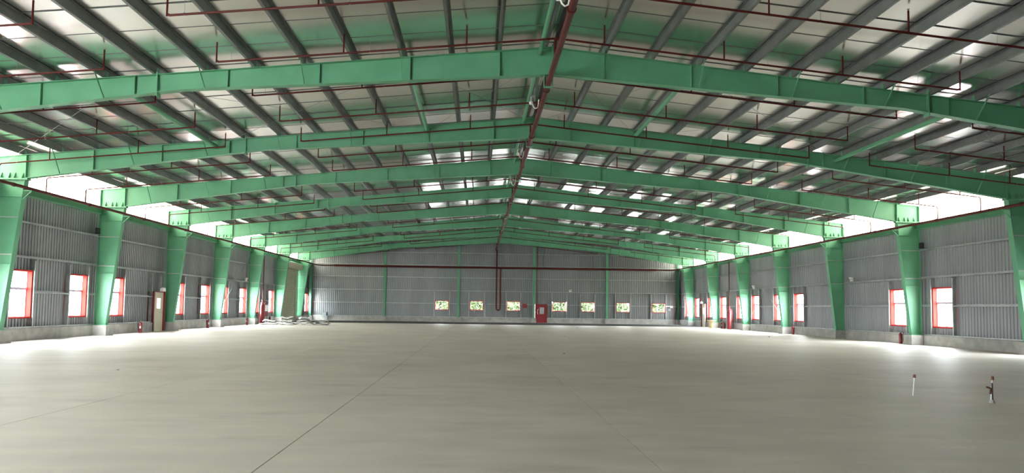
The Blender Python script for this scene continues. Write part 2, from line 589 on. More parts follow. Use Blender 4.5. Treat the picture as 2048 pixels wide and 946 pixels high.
# ridge strut: a green tube along the whole ridge, and struts of the braced bay
b_ = MB()
for y0, y1 in zip([Y_FRONT + 0.2] + FRAMES, FRAMES + [Y_BACK - 0.1]):
    b_.tube((-0.36, y0 + 0.14, 8.98), (-0.36, y1 - 0.14, 8.98), 0.065, n=12)
tag(b_.build('ridge_strut', 'green', smooth=True), 'green steel tube strut running under the roof ridge', 'strut')
YA, YB = FRAMES[2], FRAMES[3]
for i, x in enumerate((-12.35, -4.15, 4.15, 12.35)):
    z = z_top(x) - 0.22
    o = thing('bracing_strut', (x, YA, z), 'green tube strut between two rafters of the cable-braced roof bay, %s from the shutter side' % ORD[i], 'strut',
              'struts of the braced roof bay')
    MB().tube((0, 0.02, 0), (0, 7.98, 0), 0.075, n=12).build('tube', 'green', o, smooth=True)
    for yy in (0.012, 7.97):
        MB().box(-0.09, 0.09, yy, yy + 0.016, -0.12, 0.12).build('end_plate', 'green', o)
# crossed bracing cables of that bay
nodes = [-20.3, -12.35, -4.15, 0.0, 4.15, 12.35, 20.3]
for i, (a, c) in enumerate(zip(nodes, nodes[1:])):
    for (p, q) in ((a, c), (c, a)):
        zp_, zq_ = z_top(p) - 0.18, z_top(q) - 0.18
        dz = 0.02 if p < q else -0.02
        o = MB().tube((p, YA + 0.03, zp_ + dz), (q, YB - 0.03, zq_ + dz), 0.0065, n=6).build('bracing_cable', 'steel')
        tag(o, 'thin steel bracing cable under the purlins, in the %s crossed pair from the shutter side' % ORD[i], 'cable', 'roof bracing cables')

# ------------------------------------------------------------------ walls
def corrugated(t0, t1, z0, ztop, holes, face, pitch=0.21, depth=0.036):
    """trapezoid sheet along t from t0 to t1; face(t, d, z) -> point, d = depth towards the room"""
    b_ = MB()
    prof = [(0.0, 0.0), (0.115, 0.0), (0.135, 1.0), (0.19, 1.0), (0.21, 0.0)]
    k0 = math.floor(t0 / pitch)
    pts = []
    k = k0
    while k * pitch < t1:
        for u, d in prof[:-1]:
            pts.append((k * pitch + u, d * depth))
        k += 1
    pts.append((k * pitch, 0.0))
    clipped = []
    for (ta, da), (tb, db) in zip(pts, pts[1:]):
        if tb <= t0 or ta >= t1:
            continue
        if ta < t0:
            da += (db - da) * (t0 - ta) / (tb - ta); ta = t0
        if tb > t1:
            db = da + (db - da) * (t1 - ta) / (tb - ta); tb = t1
        clipped.append((ta, da, tb, db))
    for ta, da, tb, db in clipped:
        mid = (ta + tb) / 2
        spans = [(z0, None)]
        cuts = sorted((h[2], h[3]) for h in holes if h[0] < mid < h[1])
        lo = z0
        segs = []
        for c0, c1 in cuts:
            if c0 > lo + 0.01:
                segs.append((lo, c0, False))
            lo = max(lo, c1)
        segs.append((lo, None, True))
        for a, c, top in segs:
            za1 = zb1 = c
            if top:
                za1, zb1 = ztop(ta), ztop(tb)
            b_.add([face(ta, da, a), face(tb, db, a), face(tb, db, zb1), face(ta, da, za1)], [(0, 1, 2, 3)])
    return b_


bays = list(zip([Y_FRONT] + FRAMES, FRAMES + [Y_BACK]))
GIRTS = (1.96, 3.40, 4.83)


def side_wall(s, name, wins, gates, doors, label):
    holes = [(a, c, WIN_Z[0], WIN_Z[1]) for a, c in wins] + list(gates) + [(a, c, 0, 2.2) for a, c in doors]
    b_ = MB()
    cuts = sorted((h[0], h[1]) for h in holes if h[2] < 0.3)
    lo = Y_FRONT
    for a, c in cuts + [(Y_BACK, Y_BACK)]:
        if a > lo + 0.01:
            b_.box(s * 20.62, s * 21.06, lo, a, -0.02, 0.5)
        lo = c
    wall = b_.build(name, 'concrete')
    tag(wall, label, 'wall', kind='structure')
    for y in FRAMES:
        MB().box(s * 19.98, s * 20.62, y - 0.36, y + 0.36, -0.01, 0.5).build('plinth', 'concrete', wall)
    face = (lambda t, d, z: (s * (X_SHEET - d), t, z))
    for y0, y1 in bays:
        corrugated(y0, y1, 0.5, lambda t: 6.22, holes, face).build('wall_sheet', 'sheet', wall)
        if s > 0 and y1 < 30:            # unseen stretch closed with opaque sheet, added to darken this side
            corrugated(y0, y1, 6.22, lambda t: z_roof(X_SHEET) + 0.02, [], face).build('wall_sheet', 'sheet', wall)
            continue
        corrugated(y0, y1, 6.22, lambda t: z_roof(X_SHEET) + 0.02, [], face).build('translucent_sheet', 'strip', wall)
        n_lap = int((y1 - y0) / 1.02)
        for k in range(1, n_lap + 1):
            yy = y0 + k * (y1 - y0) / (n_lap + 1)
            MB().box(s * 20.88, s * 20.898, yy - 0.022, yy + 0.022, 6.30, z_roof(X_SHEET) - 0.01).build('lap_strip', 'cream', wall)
    # girts, interrupted by openings
    for z in GIRTS + (6.22,):
        blocks = sorted((h[0] - 0.02, h[1] + 0.02) for h in holes if h[2] - 0.1 < z < h[3] + 0.1)
        for y0, y1 in bays:
            lo = y0 + 0.02
            for a, c in [bk for bk in blocks if bk[1] > y0 and bk[0] < y1] + [(y1 - 0.02, y1)]:
                if a > lo + 0.15:
                    g_b = MB()
                    g_b.box(s * 20.68, s * 20.90, lo, a, z + 0.046, z + 0.053)
                    g_b.box(s * 20.68, s * 20.687, lo, a, z - 0.012, z + 0.053)
                    g_b.box(s * 20.893, s * 20.90, lo, a, z + 0.046, z + 0.11)
                    g_b.box(s * 20.68, s * 20.70, lo, a, z - 0.012, z - 0.005)
                    g_b.build('girt', 'galv', wall)
                lo = max(lo, c)
    # base channel on the kerb
    lo = Y_FRONT
    for a, c in cuts + [(Y_BACK, Y_BACK)]:
        if a > lo + 0.01:
            g_b = MB()
            g_b.box(s * 20.70, s * 20.90, lo, a, 0.5, 0.508)
            g_b.box(s * 20.70, s * 20.708, lo, a, 0.5, 0.57)
            g_b.build('base_channel', 'galv', wall)
        lo = c
    # jamb posts beside every opening
    for h in holes:
        if h in gates:
            continue
        for yy in (h[0] - 0.05, h[1] + 0.05):
            if any(abs(yy - fy) < 0.25 for fy in FRAMES):
                continue
            p_b = MB()
            p_b.box(s * 20.70, s * 20.90, yy - 0.004, yy + 0.004, 0.508, 3.40)
            o = 1 if yy > (h[0] + h[1]) / 2 else -1
            p_b.box(s * 20.70, s * 20.707, yy, yy + o * 0.075, 0.508, 3.315)
            p_b.build('jamb_post', 'galv', wall)
    # green eaves beam between the columns
    for y0, y1 in bays:
        e_b = MB()
        e_b.box(s * 20.56, s * 20.575, y0 + 0.01, y1 - 0.01, 5.92, 6.20)
        e_b.box(s * 20.42, s * 20.68, y0 + 0.01, y1 - 0.01, 6.19, 6.205)
        e_b.box(s * 20.42, s * 20.68, y0 + 0.01, y1 - 0.01, 5.92, 5.935)
        e_b.build('eaves_beam', 'green', wall)
    return wall


wall_left = side_wall(-1, 'wall_left', LEFT_WIN, [SHUT_GATE], [LEFT_DOOR, LEFT_DOOR_FAR],
                      'long ribbed grey metal wall with the cream roller shutter and translucent top strip')
wall_right = side_wall(1, 'wall_right', RIGHT_WIN, [], [RIGHT_DOOR],
                       'long ribbed grey metal wall opposite the roller shutter with translucent top strip')

# end wall
back_holes = [(a, c, BACK_Z[0], BACK_Z[1]) for a, c in BACK_WIN] + [(4.36, 5.68, 0, 2.05)]
b_ = MB()
b_.box(-20.62, 4.36, 82.62, 83.06, -0.02, 0.5).box(5.68, 20.62, 82.62, 83.06, -0.02, 0.5)
wall_back = b_.build('wall_back', 'concrete')
tag(wall_back, 'ribbed grey metal gable wall with small windows and the red door', 'wall', kind='structure')
POSTS = (-20.5, -12.38, -4.2, 4.2, 12.42, 20.5)
face = (lambda t, d, z: (t, Y_BACK - d, z))
edges = [-20.95, -12.38, -4.2, 4.2, 12.42, 20.95]
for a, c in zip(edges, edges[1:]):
    corrugated(a, c, 0.5, lambda t: z_roof(t) + 0.02, back_holes, face).build('wall_sheet', 'sheet_gable_dimmed', wall_back)
for z in (1.98, 3.42, 4.87, 6.25, 7.63):
    blocks = sorted((h[0] - 0.02, h[1] + 0.02) for h in back_holes if h[2] - 0.1 < z < h[3] + 0.1)
    for a0, c0 in zip(POSTS, POSTS[1:]):
        lo, hi = a0 + 0.14, c0 - 0.14
        if z > 7.5:
            lim = (9.46 - 7.63) / SLOPE - 0.3
            lo, hi = max(lo, -lim), min(hi, lim)
        if hi <= lo: continue
        for a, c in [bk for bk in blocks if bk[1] > lo and bk[0] < hi] + [(hi, hi)]:
            if a > lo + 0.15:
                g_b = MB()
                g_b.box(lo, a, 82.69, 82.90, z - 0.004, z + 0.004)
                g_b.box(lo, a, 82.69, 82.697, z - 0.004, z + 0.062)
                g_b.build('girt', 'galv', wall_back)
            lo = max(lo, c)
for a, c in ((-20.4, 4.30), (5.75, 20.4)):
    MB().box(a, c, 82.66, 82.90, 0.5, 0.508).box(a, c, 82.66, 82.668, 0.5, 0.57).build('base_channel', 'galv', wall_back)
for h in back_holes[:-1]:
    for xx, o in ((h[0] - 0.05, -1), (h[1] + 0.05, 1)):
        p_b = MB()
        p_b.box(xx - 0.004, xx + 0.004, 82.70, 82.90, 0.508, 3.335)
        p_b.box(xx, xx + o * 0.075, 82.70, 82.707, 0.508, 3.335)
        p_b.build('jamb_post', 'galv', wall_back)
for i, x in enumerate(POSTS):
    p_b = MB()
    zt = min(z_roof(x) - 0.05, 9.1)
    y0 = 82.40
    p_b.box(x - 0.115, x + 0.115, y0, y0 + 0.012, 0.52, zt)
    p_b.box(x - 0.115, x + 0.115, 82.676, 82.688, 0.52, zt)
    p_b.box(x - 0.005, x + 0.005, y0, 82.68, 0.52, zt)
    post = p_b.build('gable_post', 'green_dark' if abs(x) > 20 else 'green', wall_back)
    MB().box(x - 0.15, x + 0.15, y0 - 0.03, 82.69, 0.5, 0.522).build('base_plate', 'green', post)
    MB().box(x - 0.26, x + 0.26, 82.3, 82.62, -0.008, 0.5).build('plinth', 'concrete', wall_back)
# green edge rafter along the gable
b_ = MB()
for s in (-1, 1):
    b_.prism_xz([(0, z_roof(0) - 0.05), (s * 20.6, z_roof(20.6) - 0.05), (s * 20.6, z_roof(20.6) - 0.30), (0, z_roof(0) - 0.30)], 82.50, 82.515)
    b_.prism_xz([(0, z_roof(0) - 0.30), (s * 20.6, z_roof(20.6) - 0.30), (s * 20.6, z_roof(20.6) - 0.315), (0, z_roof(0) - 0.315)], 82.40, 82.62)
b_.build('gable_rafter', 'green', wall_back)

# wall behind the camera, with an open loading gate
FRONT_GATE = (-19.3, -13.3, 0, 5.2)
front_holes = [FRONT_GATE]
b_ = MB()
b_.box(-20.62, FRONT_GATE[0], Y_FRONT - 0.2, Y_FRONT + 0.2, -0.02, 0.5).box(FRONT_GATE[1], 20.62, Y_FRONT - 0.2, Y_FRONT + 0.2, -0.02, 0.5)
wall_front = b_.build('wall_front', 'concrete')
tag(wall_front, 'ribbed grey metal gable wall with an open loading gate', 'wall', kind='structure')
face = (lambda t, d, z: (t, Y_FRONT + d, z))
for a, c in zip(edges, edges[1:]):
    corrugated(a, c, 0.5, lambda t: z_roof(t) + 0.02, front_holes, face).build('wall_sheet', 'sheet', wall_front)

# crossed wall bracing
for s in (-1, 1):
    where = 'beside the roller shutter wall' if s < 0 else 'on the wall opposite the roller shutter'
    for ya, yb in ((FRAMES[6], FRAMES[7]),):
        for (p, q) in ((ya, yb), (yb, ya)):
            d = 0.02 if p < q else -0.02
            o = MB().tube((s * (20.48 + d), p + (0.15 if p < q else -0.15), 0.66), (s * (20.48 + d), q - (0.15 if p < q else -0.15), 5.85),
                          0.014, n=6).build('bracing_rod', 'steel')
            tag(o, 'thin steel wall bracing rod ' + where, 'rod', 'wall bracing rods ' + ('by the shutter' if s < 0 else 'opposite'))
    o = MB().tube((s * 20.48, FRAMES[9] + 0.15, 5.85), (s * 20.48, 82.35, 0.66), 0.014, n=6).build('bracing_rod', 'steel')
    tag(o, 'thin steel bracing rod in the last wall bay by the gable, ' + ('shutter side' if s < 0 else 'side opposite the shutter'), 'rod')

# ------------------------------------------------------------------ windows
WN = [0]


def side_window(s, y0, y1, label, group):
    WN[0] += 1
    z0, z1 = WIN_Z
    t = 0.035
    xa, xb = s * 20.765, s * 20.99
    b_ = MB()
    b_.box(xa, xb, y0, y0 + t, z0, z1).box(xa, xb, y1 - t, y1, z0, z1)
    b_.box(xa, xb, y0 + t, y1 - t, z0, z0 + t).box(xa, xb, y0 + t, y1 - t, z1 - t, z1)
    # narrow face trim
    xt = s * 20.755
    b_.box(xt, xa, y0 - 0.03, y0 + t, z0 - 0.03, z1 + 0.03).box(xt, xa, y1 - t, y1 + 0.03, z0 - 0.03, z1 + 0.03)
    b_.box(xt, xa, y0 + t, y1 - t, z0 - 0.03, z0 + t).box(xt, xa, y0 + t, y1 - t, z1 - t, z1 + 0.03)
    w = b_.build('window_%d' % WN[0], 'red_frame')
    tag(w, label, 'window', group, 'structure')
    zt = 2.14
    xo = s * 20.955
    ym = (y0 + y1) / 2
    def frame(name, ya, yb, za, zb, dx, fw=0.035):
        f = MB()
        x0, x1 = xo + s * dx - 0.014, xo + s * dx + 0.014
        f.box(x0, x1, ya, ya + fw, za, zb).box(x0, x1, yb - fw, yb, za, zb)
        f.box(x0, x1, ya + fw, yb - fw, za, za + fw).box(x0, x1, ya + fw, yb - fw, zb - fw, zb)
        fo = f.build(name, 'alu', w)
        MB().box(xo + s * dx - 0.003, xo + s * dx + 0.003, ya + fw, yb - fw, za + fw, zb - fw).build('pane', 'glass', fo)
    MB().box(xo - 0.025, xo + 0.025, y0 + t, y1 - t, zt - 0.025, zt + 0.025).build('transom', 'alu', w)
    frame('top_light', y0 + t, y1 - t, zt + 0.025, z1 - t, 0.0, 0.022)
    frame('sash', y0 + t, ym + 0.02, z0 + t, zt - 0.025, -0.018)
    frame('sash', ym - 0.02, y1 - t, z0 + t, zt - 0.025, 0.018)
    return w


for i, (a, c) in enumerate(LEFT_WIN):
    side_window(-1, a, c, 'tall red-framed sliding window in the roller shutter wall, %s from the gable' % ORD[len(LEFT_WIN) - 1 - i], 'tall windows of the shutter wall')
for i, (a, c) in enumerate(RIGHT_WIN):
    side_window(1, a, c, 'tall red-framed sliding window opposite the roller shutter wall, %s from the gable' % ORD[len(RIGHT_WIN) - 1 - i], 'tall windows opposite the shutter')
for i, (a, c) in enumerate(BACK_WIN):
    WN[0] += 1
    z0, z1 = BACK_Z
    t = 0.045
    b_ = MB()
    b_.box(a, a + t, 82.71, 82.99, z0, z1).box(c - t, c, 82.71, 82.99, z0, z1)
    b_.box(a + t, c - t, 82.71, 82.99, z0, z0 + t).box(a + t, c - t, 82.71, 82.99, z1 - t, z1)
    w = b_.build('window_%d' % WN[0], 'red_frame')
    tag(w, 'low wide red-framed sliding window in the gable wall, %s from the shutter side' % ORD[i], 'window', 'low windows of the gable wall', 'structure')
    xm = (a + c) / 2
    for (xa, xb, yy) in ((a + t, xm + 0.02, 82.94), (xm - 0.02, c - t, 82.975)):
        f = MB()
        fw = 0.03
        f.box(xa, xa + fw, yy - 0.014, yy + 0.014, z0 + t, z1 - t).box(xb - fw, xb, yy - 0.014, yy + 0.014, z0 + t, z1 - t)
        f.box(xa + fw, xb - fw, yy - 0.014, yy + 0.014, z0 + t, z0 + t + fw).box(xa + fw, xb - fw, yy - 0.014, yy + 0.014, z1 - t - fw, z1 - t)
        fo = f.build('sash', 'alu', w)
        MB().box(xa + fw, xb - fw, yy - 0.003, yy + 0.003, z0 + t + fw, z1 - t - fw).build('pane', 'glass', fo)

# ------------------------------------------------------------------ doors and shutters
DN = [0]


def side_door(s, y0, y1, label):
    DN[0] += 1
    b_ = MB()
    xa, xb = s * 20.42, s * 21.0
    b_.box(xa, xb, y1, y1 + 0.05, 0.0, 2.28).box(s * 20.56, xb, y0 - 0.05, y0, 0.0, 2.28).box(s * 20.50, xb, y0, y1, 2.23, 2.28)
    d = b_.build('door_%d' % DN[0], 'red_door')
    tag(d, label, 'door', kind='structure')
    lf = MB()
    x0, x1 = s * 20.52, s * 20.57
    wy0, wy1, wz0, wz1 = y0 + 0.16, y0 + 0.62, 1.30, 1.90
    lf.box(x0, x1, y0 - 0.002, wy0, 0.0, 2.235).box(x0, x1, wy1, y1 + 0.002, 0.0, 2.235)
    lf.box(x0, x1, wy0, wy1, 0.0, wz0).box(x0, x1, wy0, wy1, wz1, 2.235)
    leaf = lf.build('leaf', 'cream', d)
    MB().box(s * 20.54, s * 20.55, wy0, wy1, wz0, wz1).build('vision_pane', 'glass', leaf)
    hb = MB()
    hb.tube((s * 20.52, y1 - 0.12, 1.05), (s * 20.47, y1 - 0.12, 1.05), 0.014, n=8).tube((s * 20.47, y1 - 0.25, 1.05), (s * 20.47, y1 - 0.11, 1.05), 0.012, n=8)
    hb.build('handle', 'steel', leaf)
    # cream lining over the kerb, towards the room
    MB().box(s * 20.50, s * 20.56, y0 - 0.10, y0, 0, 2.26).build('architrave', 'cream', d)
    return d


side_door(-1, *LEFT_DOOR, 'cream metal exit door with vision pane and red frame in the roller shutter wall, away from the shutter')
side_door(-1, *LEFT_DOOR_FAR, 'cream metal exit door right beside the cream roller shutter')
side_door(1, *RIGHT_DOOR, 'cream metal exit door in the wall opposite the roller shutter')

# red door in the gable wall
DN[0] += 1
b_ = MB()
b_.box(4.36, 4.43, 82.50, 82.98, 0, 2.08).box(5.61, 5.68, 82.50, 82.98, 0, 2.08).box(4.43, 5.61, 82.50, 82.98, 2.01, 2.08)
d = b_.build('door_%d' % DN[0], 'red_door')
tag(d, 'dark red metal door with a small pane in the gable wall', 'door', kind='structure')
lf = MB()
lf.box(4.425, 4.86, 82.53, 82.58, 0.0, 2.015).box(5.36, 5.615, 82.53, 82.58, 0.0, 2.015)
lf.box(4.86, 5.36, 82.53, 82.58, 0.0, 0.98).box(4.86, 5.36, 82.53, 82.58, 1.72, 2.015)
leaf = lf.build('leaf', 'red_door', d)
MB().box(4.86, 5.36, 82.55, 82.56, 0.98, 1.72).build('pane', 'galv', leaf)
hb = MB().path([(4.68, 82.53, 0.95), (4.62, 82.46, 1.02), (4.60, 82.46, 1.25), (4.64, 82.46, 1.46), (4.70, 82.53, 1.52)], 0.022, 8)
hb.build('handle', 'white', leaf, smooth=True)
for k in range(9):
    MB().box(4.48 + 0.125 * k, 4.53 + 0.125 * k, 82.48, 82.50, 2.02, 2.07).build('frame_stud', 'red_gear', d)

# roller shutters
def roller(y0, y1, h, closed, label, n):
    DN[0] += 1
    b_ = MB()
    for yy in (y0, y1):
        o = 0.12 if yy == y0 else -0.12
        b_.box(-20.86, -20.62, yy, yy + o, 0, h)
    rt = b_.build('door_%d' % DN[0], 'cream')
    tag(rt, label, 'roller shutter', kind='structure')
    hd = MB()
    hd.prism_xz([(-20.62, h - 0.05), (-20.10, h - 0.05), (-20.05, h + 0.05), (-20.05, h + 0.45), (-20.12, h + 0.55), (-20.62, h + 0.55)], y0 - 0.1, y1 + 0.1)
    hd.build('shutter_hood', 'cream', rt)
    if closed:
        sl = MB()
        z = 0.01
        while z < h - 0.06:
            sl.prism_xz([(-20.75, z), (-20.705, z + 0.02), (-20.69, z + 0.05), (-20.705, z + 0.08), (-20.75, z + 0.10)], y0 + 0.1, y1 - 0.1)
            z += 0.1
        sl.build('curtain', 'cream', rt)
        MB().box(-20.76, -20.68, y0 + 0.1, y1 - 0.1, 0.0, 0.01).build('bottom_rail', 'galv', rt)
    return rt


roller(SHUT_GATE[0], SHUT_GATE[1], 5.2, True, 'closed cream slatted roller shutter reaching nearly to the eaves', 1)

# ------------------------------------------------------------------ sprinkler pipes
PX, PZ = -0.09, 8.17
main = thing('ridge_pipe', (PX, Y_FRONT + 0.3, PZ), 'thick dark red fire main hanging along the roof ridge', 'pipe')
b_ = MB()
L_ = 82.45 - (Y_FRONT + 0.3)
b_.path([(0, 0, 0), (0, L_ - 0.25, 0), (0.04, L_ - 0.07, -0.07), (0.09, L_, -0.25), (0.09, L_, -6.55), (0.13, L_, -6.72), (0.24, L_, -6.82),
         (0.37, L_, -6.82), (0.48, L_, -6.72), (0.52, L_, -6.55), (0.52, L_, -2.05)], 0.085, 12)
b_.build('pipe', 'red_pipe', main, smooth=True)
for y in [0.2 + 6.05 * k for k in range(15)]:
    MB().tube((0, y, 0), (0, y + 0.10, 0), 0.108, n=14).build('coupling', 'red_pipe', main, smooth=True)

BR_Y = [13.15 + 3.09 * k for k in range(23)]
BR_Y = [y for y in BR_Y if y < 82.2]
# keep clear of the rafters, like the fitters did
Z_BR = 8.83


def zb(x): return Z_BR - SLOPE * abs(x)


def central_branch(y):
    root = thing('sprinkler_branch', (0, y, 0), 'thin red sprinkler branch crossing the ridge main', 'pipe',
                 'sprinkler branches on the ridge main')
    b_ = MB()
    b_.path([(-8.98, 0, zb(9) + 0.03), (-8.92, 0, zb(9)), (-0.1, 0, zb(0.1)), (0.0, 0, zb(0.1)), (10.98, 0, zb(11)), (11.05, 0, zb(11) + 0.03)], 0.029, 8)
    b_.build('pipe', 'red_pipe', root, smooth=True)
    MB().tube((PX, 0, PZ + 0.05), (PX, 0, zb(0.1)), 0.032, n=8).build('riser', 'red_pipe', root, smooth=True)
    for x in (-8.98, -5.69, -2.45, 1.24, 4.5, 7.77, 11.05):
        u = MB().tube((x, 0, zb(x) - 0.02), (x, 0, zb(x) + 0.52), 0.022, n=8).build('upright', 'red_pipe', root, smooth=True)
        MB().lathe([(0.012, 0), (0.012, 0.03), (0.03, 0.032), (0.03, 0.038), (0.004, 0.045)], 8, (x, 0, zb(x) + 0.52)).build('sprinkler_head', 'steel', u)
    for x in (-8.6, -5.0, -1.53, 2.92, 5.7, 9.87):
        MB().tube((x, 0, zb(x) + 0.02), (x, 0, z_roof(x) - 0.24), 0.005, n=5).build('hanger_rod', 'steel', root)
        MB().tube((x, -0.012, zb(x)), (x, 0.012, zb(x)), 0.034, n=10).build('hanger_ring', 'galv', root)
    return root


def side_branch(y, s):
    if s < 0:
        ins, ups, lab = -11.85, (-11.85, -15.12, -18.4), 'thin red sprinkler branch over the roller shutter wall'
        xm, zm = -19.33, 5.93
        grp = 'sprinkler branches over the shutter wall'
    else:
        ins, ups, lab = 13.52, (13.52, 16.8, 19.3), 'thin red sprinkler branch opposite the roller shutter'
        xm, zm = 19.33, 5.97
        grp = 'sprinkler branches opposite the shutter'
    root = thing('sprinkler_branch', (0, y, 0), lab, 'pipe', grp)
    xo = s * 20.23
    MB().path([(ins, 0, zb(ins) + 0.03), (ins + s * 0.06, 0, zb(ins)), (xo - s * 0.06, 0, zb(xo)), (xo, 0, zb(xo) - 0.06), (xo, 0, zm + 0.27),
               (xo - s * 0.05, 0, zm + 0.20), (xm + s * 0.02, 0, zm + 0.01)],
              0.027, 8).build('pipe', 'red_pipe', root, smooth=True)
    for x in ups:
        u = MB().tube((x, 0, zb(x) - 0.02), (x, 0, zb(x) + 0.52), 0.022, n=8).build('upright', 'red_pipe', root, smooth=True)
        MB().lathe([(0.012, 0), (0.012, 0.03), (0.03, 0.032), (0.03, 0.038), (0.004, 0.045)], 8, (x, 0, zb(x) + 0.52)).build('sprinkler_head', 'steel', u)
    for x in (s * 14.04, s * 16.82, s * 19.6):
        MB().tube((x, 0, zb(x) + 0.02), (x, 0, z_roof(x) - 0.24), 0.005, n=5).build('hanger_rod', 'steel', root)
        MB().tube((x, -0.012, zb(x)), (x, 0.012, zb(x)), 0.034, n=10).build('hanger_ring', 'galv', root)
    return root


protos = [central_branch(BR_Y[0]), side_branch(BR_Y[0], -1), side_branch(BR_Y[0], 1)]
NB = len(BR_Y)
base_lab = [p['label'] for p in protos]
for p, bl in zip(protos, base_lab):
    p['label'] = bl + ', %s from the gable' % ORD[NB - 1]
for iy, y in enumerate(BR_Y[1:], 1):
    # a fitting is moved a hand's width when a rafter stands in its way
    yy = y
    for fy in FRAMES:
        if abs(yy - fy) < 0.2:
            yy = fy + (0.22 if yy >= fy else -0.22)
    for p in protos:
        o = copy_tree(p)
        o.location = (0, yy, 0)
        o['label'] = base_lab[protos.index(p)] + ', %s from the gable' % ORD[NB - 1 - iy]

# eaves mains and the main across the gable
em = thing('eaves_pipe', (0, 0, 0), 'dark red fire main along both eaves and across the gable wall', 'pipe')
pl = [(-19.33, Y_FRONT + 0.4, 5.93), (-19.33, 80.3, 5.95), (-19.2, 81.2, 5.97), (-18.7, 81.95, 6.0), (-17.9, 82.25, 6.03)]
pr_ = [(17.9, 82.25, 6.07), (18.7, 81.95, 6.05), (19.2, 81.2, 6.0), (19.33, 80.3, 5.97), (19.33, Y_FRONT + 0.4, 5.97)]
MB().path(pl[:2] + pl[2:], 0.062, 12).build('eaves_run', 'red_pipe', em, smooth=True)
MB().path(pr_, 0.062, 12).build('eaves_run', 'red_pipe', em, smooth=True)
MB().path([pl[-1], (0, 82.25, 6.05), pr_[0]], 0.10, 12).build('gable_run', 'red_pipe', em, smooth=True)
for s, z in ((-1, 5.93), (1, 5.97)):
    for k in range(15):
        MB().tube((s * 19.33, 1.0 + 5.4 * k, z), (s * 19.33, 1.09 + 5.4 * k, z), 0.078, n=12).build('coupling', 'red_pipe', em, smooth=True)
for x in (-16, -12.1, -8, -3.9, 3.7, 8, 12.1, 16):
    MB().box(x - 0.025, x + 0.025, 82.25, 82.69, 5.93, 5.965).build('wall_bracket', 'galv', em)
o = thing('drop_pipe', (4.52, 82.44, 0), 'thin dark red drop pipe running down the gable wall to the red door', 'pipe')
MB().tube((0, 0, 2.10), (0, 0, 8.65), 0.035, n=10).build('pipe', 'red_pipe', o, smooth=True)
for z in (3.0, 5.0, 7.4):
    MB().box(-0.03, 0.03, 0, 0.24, z, z + 0.03).build('clip', 'galv', o)

# ------------------------------------------------------------------ fire equipment on the floor
def extinguisher(loc, label, rz=0.0, group=None):
    root = thing('fire_extinguisher', loc, label, 'extinguisher', group, rz)
    MB().lathe([(0.075, 0), (0.09, 0.015), (0.092, 0.05), (0.092, 0.46), (0.085, 0.51), (0.06, 0.55), (0.028, 0.57), (0.028, 0.60)], 16).build(
        'cylinder', 'red_gear', root, smooth=True)
    MB().lathe([(0.024, 0.60), (0.03, 0.61), (0.03, 0.65), (0.012, 0.66)], 10).build('valve', 'steel', root, smooth=True)
    MB().bar((-0.02, 0, 0.655), (0.15, 0, 0.70), 0.03, 0.015).bar((-0.02, 0, 0.64), (0.14, 0, 0.63), 0.03, 0.012).build('lever', 'black', root)
    MB().path([(-0.02, 0, 0.63), (-0.09, 0, 0.64), (-0.135, 0, 0.58), (-0.13, 0, 0.40), (-0.115, 0, 0.22), (-0.11, 0, 0.12)], 0.014, 8).build('hose', 'black', root, smooth=True)
    MB().box(-0.04, 0.04, -0.0955, -0.085, 0.24, 0.38).build('label_plate', 'tarp', root)
    return root


extinguisher((-20.2, 40.9, 0), 'red fire extinguisher at the shutter wall kerb next to the cream exit door', 0.3)
extinguisher((-20.1, 50.6, 0), 'red fire extinguisher standing alone beside a concrete plinth of the shutter wall', 1.1)
extinguisher((-20.05, 58.9, 0), 'red fire extinguisher beside the plinth next to the grey sheeting pile', -0.6)
extinguisher((20.32, 51.7, 0), 'red fire extinguisher standing alone beside a plinth opposite the shutter wall', 2.2)
extinguisher((20.35, 38.35, 0), 'red fire extinguisher tucked behind a column under a window opposite the shutter', 2.6)
for i, (x, y) in enumerate(((20.10, 66.5), (20.12, 66.1), (20.1, 65.7))):
    extinguisher((x, y, 0), 'red fire extinguisher in the row between cable drum and red tank', 1.3 * i, 'extinguishers in a row by the red tank')
for i, (x, y) in enumerate(((-20.2, 62.15), (-20.1, 65.4))):
    extinguisher((x, y, 0), 'red fire extinguisher standing close to the red tank of the shutter wall', 1.5 * i, 'extinguishers by the shutter wall tank')


def fire_tank(s, y, label, zpipe):
    x = s * 20.12
    root = thing('fire_tank', (x, y, 0), label, 'tank')
    MB().lathe([(0.17, 0), (0.205, 0.02), (0.205, 0.12), (0.195, 0.14), (0.195, 1.45), (0.18, 1.56), (0.13, 1.64), (0.09, 1.67), (0.09, 1.74)], 20).build(
        'vessel', 'red_gear', root, smooth=True)
    MB().lathe([(0.15, 1.74), (0.15, 1.79), (0.07, 1.80), (0.07, 1.95), (0.12, 1.96), (0.12, 2.0), (0.05, 2.01)], 16).build('valve_head', 'red_gear', root, smooth=True)
    MB().tube((0, 0, 2.0), (0, 0, zpipe), 0.04, n=10).build('riser_pipe', 'red_pipe', root, smooth=True)
    MB().tube((-0.24 * s, 0.02, 1.87), (0.06 * s, 0.02, 1.87), 0.03, n=8).lathe([(0.10, 0), (0.10, 0.02)], 12, (-0.24 * s, 0.02, 1.86)).build('hand_wheel', 'red_gear', root)
    return root


fire_tank(-1, 63.2, 'tall red cylindrical fire tank against the shutter wall behind grey sheeting', 5.8)
fire_tank(1, 64.45, 'tall red cylindrical fire tank against the wall opposite the shutter', 5.95)


